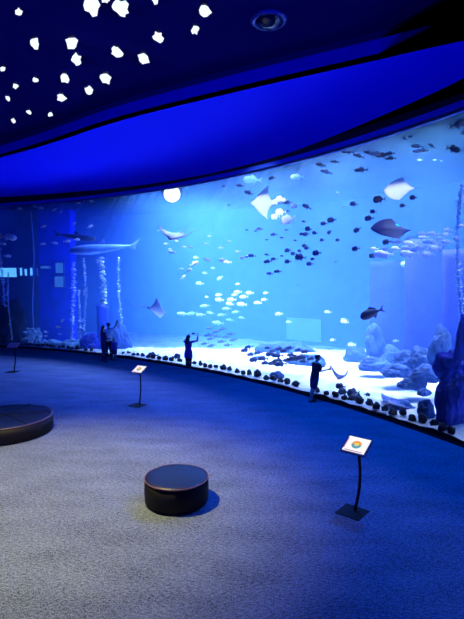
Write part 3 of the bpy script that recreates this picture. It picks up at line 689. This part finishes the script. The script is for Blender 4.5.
# round dark dome on the ceiling
M['dome'] = mat('glossy_dark_dome', (0.004, 0.004, 0.02), 0.12, spec=0.8)
M['rim'] = mat('dull_blue_rim', (0.02, 0.03, 0.22), 0.35, metal=0.5)
p = at_z(269, 19, ZC)
r = thing('ceiling_dome', 'round dark dome with a dull blue rim on the ceiling', 'ceiling dome', (p.x, p.y, ZC))
bm = bmesh.new(); lathe(bm, [(0.01, -0.15), (0.10, -0.14), (0.18, -0.09), (0.225, -0.04), (0.235, 0.0), (0.01, 0)], 40); link('dome', bm, M['dome'], r, True)
bm = bmesh.new(); lathe(bm, [(0.23, 0.0), (0.23, -0.05), (0.27, -0.06), (0.30, -0.03), (0.31, 0.0)], 40); link('rim', bm, M['rim'], r, True)

# ------------------------------------------------------------------ ottomans
M['leather'] = mat('black_leather', (0.006, 0.005, 0.01), 0.6, spec=0.2, bump=0.08, scale=60, var=0.1)
M['leather_top'] = mat('blue_sheen_leather', (0.008, 0.014, 0.045), 0.38, bump=0.08, scale=50, var=0.15)  # blue reflection of the tank on the seat put into the base colour
M['piping'] = mat('piping', (0.16, 0.07, 0.10), 0.4)
def ottoman(c, R, H, label, seams=False):
    r = thing('ottoman', label, 'ottoman', (c.x, c.y, 0))
    bm = bmesh.new(); lathe(bm, [(0.02, 0.02), (R - 0.02, 0.02), (R - 0.005, 0.05), (R, H * 0.5), (R - 0.005, H - 0.05), (0.02, H - 0.05)], 64); link('base', bm, M['leather'], r, True)
    bm = bmesh.new(); lathe(bm, [(0.02, H - 0.055), (R - 0.03, H - 0.055), (R - 0.012, H - 0.045), (R - 0.014, H - 0.012), (R - 0.05, H), (R * 0.5, H + 0.012), (0.02, H + 0.016)], 64); link('seat', bm, M['leather_top'], r, True)
    bm = bmesh.new(); ring = [Vector(((R - 0.008) * math.cos(2 * PI * k / 64), (R - 0.008) * math.sin(2 * PI * k / 64), H - 0.018)) for k in range(64)]
    n = 6; vs = []
    for q in ring:
        u = Vector((q.x, q.y, 0)).normalized(); vs.append([bm.verts.new(q + u * 0.011 * math.cos(2 * PI * j / n) + Vector((0, 0, 0.011 * math.sin(2 * PI * j / n)))) for j in range(n)])
    for k in range(64):
        for j in range(n): bm.faces.new((vs[k][j], vs[k][(j + 1) % n], vs[(k + 1) % 64][(j + 1) % n], vs[(k + 1) % 64][j]))
    link('piping', bm, M['piping'], r, True)
    bm = bmesh.new(); lathe(bm, [(0.02, 0), (R - 0.08, 0), (R - 0.08, 0.03), (0.02, 0.03)], 48); link('plinth', bm, M['housing'], r)
    if seams:
        for k in range(3):
            a = math.radians(20 + 60 * k); bm = bmesh.new()
            tube(bm, [(R * 0.96 * math.cos(a) * s, R * 0.96 * math.sin(a) * s, H + (0.006 if abs(s) > 0.7 else 0.018)) for s in (-1, -0.6, 0, 0.6, 1)], 0.008, 6); link('seam', bm, M['leather'], r)
    return r
ct = at_z(176.6, 475.5, 0.45); ottoman(ct, 0.555, 0.45, 'round black leather ottoman alone in the middle of the carpet')
ct = at_z(5, 415.5, 0.42); ottoman(ct, 1.13, 0.42, 'wide low round ottoman with seams across its top at the left edge', True)

# ------------------------------------------------------------------ information stands
M['stand'] = mat('black_metal', (0.01, 0.01, 0.015), 0.6, spec=0.2)
M['face'] = glow('lit_panel_face', (0.95, 0.93, 0.98), 1.05)
M['bezel'] = mat('panel_edge', (0.10, 0.05, 0.14), 0.5)
M['orange'] = glow('orange_print', (0.95, 0.36, 0.06), 0.9); M['teal'] = glow('teal_print', (0.12, 0.42, 0.55), 0.9); M['pink'] = glow('pink_print', (0.55, 0.18, 0.45), 0.9); M['yellow'] = glow('yellow_print', (0.95, 0.70, 0.2), 0.9)
def stand(foot, yaw, Hh, W, Dp, label, lit=True, plate=0.24):
    r = thing('information_stand', label, 'sign stand', (foot.x, foot.y, 0), (0, 0, yaw), 'information stands')
    bm = bmesh.new(); bbox(bm, (0.0, -0.10, 0.006), (plate * 1.75, plate * 1.75, 0.012)); link('base_plate', bm, M['stand'], r)
    bm = bmesh.new(); pts = [Vector((0.10 * math.sin(PI * s * 0.9), -0.05 * math.sin(PI * s), Hh * s)) for s in [k / 14 for k in range(15)]]
    tube(bm, pts, [(0.028, 0.016)] * 15, 8); link('pole', bm, M['stand'], r, True)
    hd = bpy.data.objects.new('panel', None); 
    tilt = math.radians(28); R_ = Matrix.Rotation(tilt, 3, 'X'); cx = pts[-1].x - 0.02; cz = Hh + 0.03
    bm = bmesh.new(); bbox(bm, (0, 0, 0), (W, Dp, 0.035), R_); bmesh.ops.translate(bm, verts=bm.verts[:], vec=(cx, 0, cz)); pn = link('panel', bm, M['bezel'], r)
    up = R_ @ Vector((0, 0, 1))
    def layer(name, m, fn, h):
        b = bmesh.new(); fn(b)
        bmesh.ops.rotate(b, verts=b.verts[:], cent=(0, 0, 0), matrix=R_); bmesh.ops.translate(b, verts=b.verts[:], vec=Vector((cx, 0, cz)) + up * h); return link(name, b, m, pn)
    if lit:
        layer('lit_face', M['face'], lambda b: bbox(b, (0, 0, 0), (W - 0.05, Dp - 0.05, 0.004)), 0.019)
        def half(s, r0):
            def fn(b):
                pts = [(r0 * math.cos(a), s * r0 * math.sin(a)) for a in [PI * k / 16 for k in range(17)]]
                if s < 0: pts = pts[::-1]
                q = prism(pts, -0.0015, 0.0015); me = bpy.data.meshes.new('tmp'); q.to_mesh(me); q.free(); b.from_mesh(me); bpy.data.meshes.remove(me)
            return fn
        k = Dp / 0.34
        layer('emblem_top', M['orange'], half(1, 0.075 * k), 0.024); layer('emblem_bottom', M['teal'], half(-1, 0.075 * k), 0.024); 
        layer('emblem_centre', M['yellow'], lambda b: (half(1, 0.04 * k)(b), half(-1, 0.03 * k)(b)), 0.026)
        layer('print_line', M['pink'], lambda b: bbox(b, (0, -Dp * 0.38, 0), (W * 0.7, 0.015, 0.003)), 0.024)
        layer('print_line', M['pink'], lambda b: bbox(b, (-W * 0.42, 0, 0), (0.014, Dp * 0.6, 0.003)), 0.024)
    return r
stand(at_z(355, 510, 0), math.radians(-40), 1.07, 0.43, 0.38, 'information stand with a lit tilted panel in the near right of the carpet')
stand(at_z(139.5, 404.7, 0), math.radians(-30), 1.05, 0.40, 0.36, 'information stand with a small lit panel below the family')
stand(at_z(14, 371.5, 0), math.radians(-5), 1.05, 0.42, 0.34, 'unlit dark information stand at the left before the black rock', False)

# ------------------------------------------------------------------ people
def skin_mat(name, c): return mat(name, c, 0.55)
M['skin'] = skin_mat('skin', (0.45, 0.28, 0.22)); M['hair'] = mat('dark_hair', (0.015, 0.010, 0.012), 0.6)
M['shoe'] = mat('dark_shoe', (0.02, 0.02, 0.03), 0.5)
def ell(bm, a, b, ra, rb, n=12): return tube(bm, [a, b], [ra, rb], n)
def remesh(bm, name, m, parent, vox, sm=6):
    me = bpy.data.meshes.new('raw'); bmesh.ops.recalc_face_normals(bm, faces=bm.faces[:]); bm.to_mesh(me); bm.free()
    o = bpy.data.objects.new('raw', me); C.objects.link(o)
    q = o.modifiers.new('r', 'REMESH'); q.mode = 'VOXEL'; q.voxel_size = vox; q.use_smooth_shade = True
    s = o.modifiers.new('s', 'SMOOTH'); s.factor = 0.5; s.iterations = sm
    bpy.context.view_layer.update()
    dg = bpy.context.evaluated_depsgraph_get(); nm = bpy.data.meshes.new_from_object(o.evaluated_get(dg))
    bpy.data.objects.remove(o); nm.materials.clear(); nm.materials.append(m)
    r = bpy.data.objects.new(name, nm); C.objects.link(r); r.parent = parent; return r

def V3(*a): return Vector(a)
def person(foot, yaw, H, label, arms, clothes, legs=((0.0, 0.0), (0.0, 0.0)), hair='short', head=(0, 0), extra=None, bulk=1.0, lean=0.0):
    """faces +y before yaw. arms: for left (-x) and right: (elbow, wrist) as offsets from the shoulder / elbow in units of H.
    legs: forward shift of each foot"""
    r = thing('person', label, 'person', (foot.x, foot.y, 0), (0, 0, yaw))
    J = {}
    for s, k in ((-1, 0), (1, 1)):
        J['hip', s] = V3(s * 0.05, 0, 0.52) * H; J['knee', s] = V3(s * 0.055, legs[k][0] * 0.5 + 0.01, 0.28) * H; J['ank', s] = V3(s * 0.055, legs[k][0], 0.045) * H
        J['sh', s] = V3(s * 0.105, 0, 0.80) * H
        J['el', s] = J['sh', s] + V3(*arms[k][0]) * H; J['wr', s] = J['el', s] + V3(*arms[k][1]) * H
    bm = bmesh.new()
    tube(bm, [V3(0, 0, 0.49) * H, V3(0, 0, 0.55) * H, V3(0, 0.005, 0.62) * H, V3(0, 0.005, 0.72) * H, V3(0, 0, 0.79) * H, V3(0, 0, 0.825) * H, V3(0, 0, 0.845) * H],
         [(0.075 * H, 0.055 * H), (0.088 * H, 0.062 * H), (0.072 * H, 0.052 * H), (0.088 * H, 0.060 * H), (0.098 * H, 0.05 * H), (0.06 * H, 0.038 * H), (0.03 * H, 0.03 * H)], 14)
    hd = V3(head[0], 0.012 + head[1], 0.93) * H
    tube(bm, [V3(0, -0.002, 0.82) * H, hd - V3(0, 0.01, 0.04) * H], [0.033 * H, 0.030 * H], 10)
    ball(bm, hd + V3(0, -0.004, 0.012) * H, V3(0.044, 0.055, 0.052) * H, 3); ball(bm, hd + V3(0, 0.012, -0.022) * H, V3(0.034, 0.038, 0.045) * H, 3)
    tube(bm, [hd + V3(0, 0.045, 0.012) * H, hd + V3(0, 0.062, -0.010) * H, hd + V3(0, 0.048, -0.014) * H], [0.005 * H, 0.009 * H, 0.007 * H], 6)
    for s in (-1, 1): ball(bm, hd + V3(s * 0.046, -0.002, 0) * H, V3(0.007, 0.013, 0.018) * H, 1)
    for s in (-1, 1):
        tube(bm, [J['hip', s], J['hip', s] * 0.5 + J['knee', s] * 0.5, J['knee', s], J['knee', s] * 0.65 + J['ank', s] * 0.35 + V3(0, -0.008, 0) * H, J['ank', s]], [0.052 * H, 0.046 * H, 0.033 * H, 0.034 * H, 0.021 * H], 12)
        tube(bm, [J['ank', s] + V3(0, -0.02, -0.025) * H, J['ank', s] + V3(0, 0.03, -0.028) * H, J['ank', s] + V3(0, 0.085, -0.033) * H], [0.022 * H, (0.026 * H, 0.018 * H), (0.022 * H, 0.010 * H)], 10)
        tube(bm, [J['sh', s] - V3(s * 0.02, 0, 0) * H, J['sh', s], (J['sh', s] + J['el', s]) / 2, J['el', s], (J['el', s] * 0.6 + J['wr', s] * 0.4), J['wr', s]], [0.030 * H, 0.031 * H, 0.026 * H, 0.021 * H, 0.020 * H, 0.014 * H], 10)
        dr = (J['wr', s] - J['el', s]).normalized(); sd = dr.cross(V3(0.2, 1, 0.3)).normalized(); nn = dr.cross(sd)
        pe = J['wr', s] + dr * 0.05 * H; tube(bm, [J['wr', s], J['wr', s] + dr * 0.02 * H, pe], [0.014 * H, (0.022 * H, 0.011 * H), (0.022 * H, 0.011 * H)], 8)
        for f in range(4):
            b = pe + sd * (f - 1.5) * 0.0125 * H - dr * 0.01 * H; l = (0.040, 0.046, 0.043, 0.034)[f] * H
            tube(bm, [b, b + dr * l * 0.55, b + dr * l + nn * 0.012 * H], [0.0062 * H, 0.0058 * H, 0.0045 * H], 6)
        b = J['wr', s] + dr * 0.02 * H + sd * 0.018 * H; tube(bm, [b, b + dr * 0.02 * H + sd * 0.016 * H, b + dr * 0.04 * H + sd * 0.018 * H], [0.008 * H, 0.007 * H, 0.005 * H], 6)
    remesh(bm, 'body', M['skin'], r, 0.0055 * H, 3)
    # clothes
    top = clothes['top']; bm = bmesh.new(); e = 0.009 * H; hem = clothes.get('hem', 0.50)
    if clothes.get('dress'):
        prof = [(hem, 0.115, 0.09), (hem + 0.08, 0.112, 0.085), (0.52, 0.10, 0.075), (0.62, 0.085, 0.064), (0.72, 0.100, 0.07), (0.79, 0.110, 0.06), (0.822, 0.066, 0.045)]
    else:
        prof = [(hem, 0.100, 0.072), (0.56, 0.100, 0.073), (0.64, 0.090, 0.066), (0.72, 0.101, 0.071), (0.79, 0.110, 0.060), (0.825, 0.066, 0.045)]
    tube(bm, [V3(0, 0, p[0]) * H for p in prof], [(p[1] * H, p[2] * H) for p in prof], 18)
    for s in (-1, 1):
        f = clothes.get('sleeve', 0.6)
        if f <= 1: pts = [J['sh', s] - V3(s * 0.03, 0, 0) * H, J['sh', s], J['sh', s].lerp(J['el', s], f)]; rr = [0.036 * H, 0.042 * H, 0.036 * H]
        else: pts = [J['sh', s] - V3(s * 0.03, 0, 0) * H, J['sh', s], J['el', s], J['el', s].lerp(J['wr', s], 0.92)]; rr = [0.036 * H, 0.041 * H, 0.030 * H, 0.023 * H]
        tube(bm, pts, rr, 12)
    remesh(bm, clothes.get('topname', 'shirt'), top, r, 0.008 * H, 4)
    if clothes.get('legs'):
        bm = bmesh.new(); f = clothes.get('leglen', 1.0)
        tube(bm, [V3(0, 0, 0.47) * H, V3(0, 0, 0.50) * H, V3(0, 0, 0.57) * H], [(0.09 * H, 0.065 * H), (0.096 * H, 0.070 * H), (0.092 * H, 0.068 * H)], 16)
        for s in (-1, 1):
            if f > 0.6: tube(bm, [J['hip', s], J['hip', s] * 0.5 + J['knee', s] * 0.5, J['knee', s], J['knee', s].lerp(J['ank', s], 0.95)], [0.058 * H, 0.053 * H, 0.042 * H, 0.036 * H], 12)
            else: tube(bm, [J['hip', s], J['hip', s] * 0.5 + J['knee', s] * 0.5, J['hip', s].lerp(J['knee', s], 0.95)], [0.058 * H, 0.056 * H, 0.050 * H], 12)
        remesh(bm, clothes.get('legname', 'trousers'), clothes['legs'], r, 0.008 * H, 3)
    for s in (-1, 1):
        bm = bmesh.new(); a = J['ank', s]
        tube(bm, [V3(a.x / H, a.y / H - 0.030, 0.020) * H, V3(a.x / H, a.y / H, 0.024) * H, V3(a.x / H, a.y / H + 0.05, 0.019) * H, V3(a.x / H, a.y / H + 0.098, 0.014) * H], [(0.022 * H, 0.018 * H), (0.028 * H, 0.023 * H), (0.030 * H, 0.018 * H), (0.020 * H, 0.012 * H)], 12); link('shoe', bm, M['shoe'], r, True)
    bm = bmesh.new(); hp = hd + V3(0, -0.010, 0.020) * H
    if hair == 'long':
        ball(bm, hp, V3(0.053, 0.060, 0.054) * H, 3); tube(bm, [hp + V3(0, -0.02, 0) * H, hd + V3(0, -0.05, -0.05) * H, V3(0, -0.062, 0.80) * H, V3(0, -0.07, 0.73) * H], [(0.050 * H, 0.03 * H), (0.052 * H, 0.028 * H), (0.050 * H, 0.02 * H), (0.03 * H, 0.012 * H)], 12)
    else: ball(bm, hp, V3(0.051, 0.058, 0.050) * H, 3)
    # open the hair over the face
    bmesh.ops.delete(bm, geom=[v for v in bm.verts if v.co.y > hd.y + 0.022 * H and v.co.z < hd.z + 0.035 * H], context='VERTS')
    ho = link('hair', bm, M['hair'], r, True); sm = ho.modifiers.new('t', 'SOLIDIFY'); sm.thickness = 0.006 * H
    # eyes and mouth
    for s in (-1, 1):
        bm = bmesh.new(); ball(bm, hd + V3(s * 0.017, 0.047, 0.010) * H, V3(0.006, 0.004, 0.004) * H, 1); link('eye', bm, M['hair'], r, True)
    if extra: extra(r, J, H, hd)
    done = set()
    for o in r.children:
        if o.data in done: continue
        done.add(o.data)
        for v in o.data.vertices: v.co = Vector((v.co.x * bulk, v.co.y * bulk + v.co.z * lean, v.co.z))
    return r
M['purple_cloth'] = mat('purple_cloth', (0.10, 0.02, 0.22), 0.9); M['navy_cloth'] = mat('navy_cloth', (0.015, 0.015, 0.07), 0.9)
M['black_cloth'] = mat('black_cloth', (0.008, 0.008, 0.02), 0.9); M['light_cloth'] = mat('light_cloth', (0.75, 0.80, 0.85), 0.9); M['blue_cloth'] = mat('blue_cloth', (0.04, 0.06, 0.3), 0.9); M['plum'] = mat('plum_cloth', (0.09, 0.02, 0.10), 0.9)
def phone_up(r, J, H, hd):
    m = (J['wr', -1] + J['wr', 1]) / 2 + V3(0, 0.01, 0.06) * H; m = Vector((m.x * 1.22, m.y * 1.22, m.z))
    bm = bmesh.new(); bbox(bm, m, (0.15, 0.012, 0.075)); o = link('phone', bm, M['black_cloth']); o.parent = None
    o.matrix_world = Matrix.Translation(r.location) @ Matrix.Rotation(r.rotation_euler.z, 4, 'Z'); tag(o, 'small phone held up in both hands by the girl', 'phone')
# boy by the glass, seen from his right side, phone before him
def phone_boy(r, J, H, hd):
    p = J['wr', 1] + V3(0, 0.05, 0.03) * H; p = Vector((p.x * 1.2, p.y * 1.2 + p.z * 0.15, p.z))
    bm = bmesh.new(); bbox(bm, (0, 0, 0), (0.075, 0.012, 0.15), Matrix.Rotation(0.2, 3, 'X')); bmesh.ops.translate(bm, verts=bm.verts[:], vec=p); o = link('phone', bm, M['black_cloth'])
    o.matrix_world = Matrix.Translation(r.location) @ Matrix.Rotation(r.rotation_euler.z, 4, 'Z'); tag(o, 'dark phone held out in front by the boy', 'phone')
person(at_z(311, 401.5, 0), math.radians(-72), 1.47, 'boy in dark shirt and shorts holding a phone out towards the glass',
       (((0, 0.02, -0.15), (0.03, 0.13, 0.05)), ((0.01, 0.03, -0.15), (-0.02, 0.15, 0.04))), dict(top=M['black_cloth'], sleeve=0.8, legs=M['navy_cloth'], leglen=0.5, legname='shorts', hem=0.49), legs=((0.03, 0), (-0.04, 0)), extra=phone_boy, bulk=1.2, lean=0.15)
person(at_z(188.5, 368.3, 0), math.radians(-25), 1.42, 'girl in a purple dress raising a phone with both arms at the glass',
       (((-0.03, 0.10, 0.03), (0.05, 0.06, 0.13)), ((0.09, 0.10, 0.03), (-0.01, 0.04, 0.14))), dict(top=M['purple_cloth'], dress=True, hem=0.32, topname='dress', sleeve=1.5, legs=M['black_cloth'], legname='shaded_legs'), bulk=1.22, hair='long', legs=((0.03, 0), (-0.03, 0)), extra=phone_up)  # black legs and long sleeves stand in for backlit, shaded skin
person(at_z(103.8, 361.8, 0), math.radians(-55), 1.66, 'adult in dark purple top and trousers, leftmost of the family group',
       (((-0.02, 0.02, -0.16), (0.02, 0.10, -0.08)), ((0.02, 0.04, -0.16), (-0.05, 0.10, 0.0))), dict(top=M['plum'], sleeve=1.5, legs=M['navy_cloth']), hair='long')
def capf(r, J, H, hd):
    bm = bmesh.new(); ball(bm, hd + V3(0, -0.004, 0.032) * H, V3(0.054, 0.06, 0.038) * H, 3); blade(bm, [(-0.04 * H, 0.04 * H + hd.y), (0.04 * H, 0.04 * H + hd.y), (0.03 * H, 0.11 * H + hd.y), (-0.03 * H, 0.11 * H + hd.y)], 0.006 * H, 'xy', hd.z + 0.03 * H); link('cap', bm, M['navy_cloth'], r, True)
person(at_z(109.0, 359.6, 0), math.radians(30), 1.74, 'adult in a light top and cap pointing up with one arm, middle of the family',
       (((-0.03, 0.03, -0.16), (0.0, 0.10, -0.08)), ((0.09, 0.04, 0.06), (0.06, 0.05, 0.11))), dict(top=M['light_cloth'], sleeve=0.6, legs=M['black_cloth']), legs=((0.04, 0), (-0.05, 0)), extra=capf)
person(at_z(114.5, 361.0, 0), math.radians(10), 1.06, 'small child in blue shirt and shorts standing at the right of the family',
       (((-0.02, 0.02, -0.15), (0.0, 0.06, -0.10)), ((0.02, 0.02, -0.15), (0.0, 0.06, -0.10))), dict(top=M['blue_cloth'], sleeve=0.7, legs=M['navy_cloth'], leglen=0.5, legname='shorts', hem=0.47))
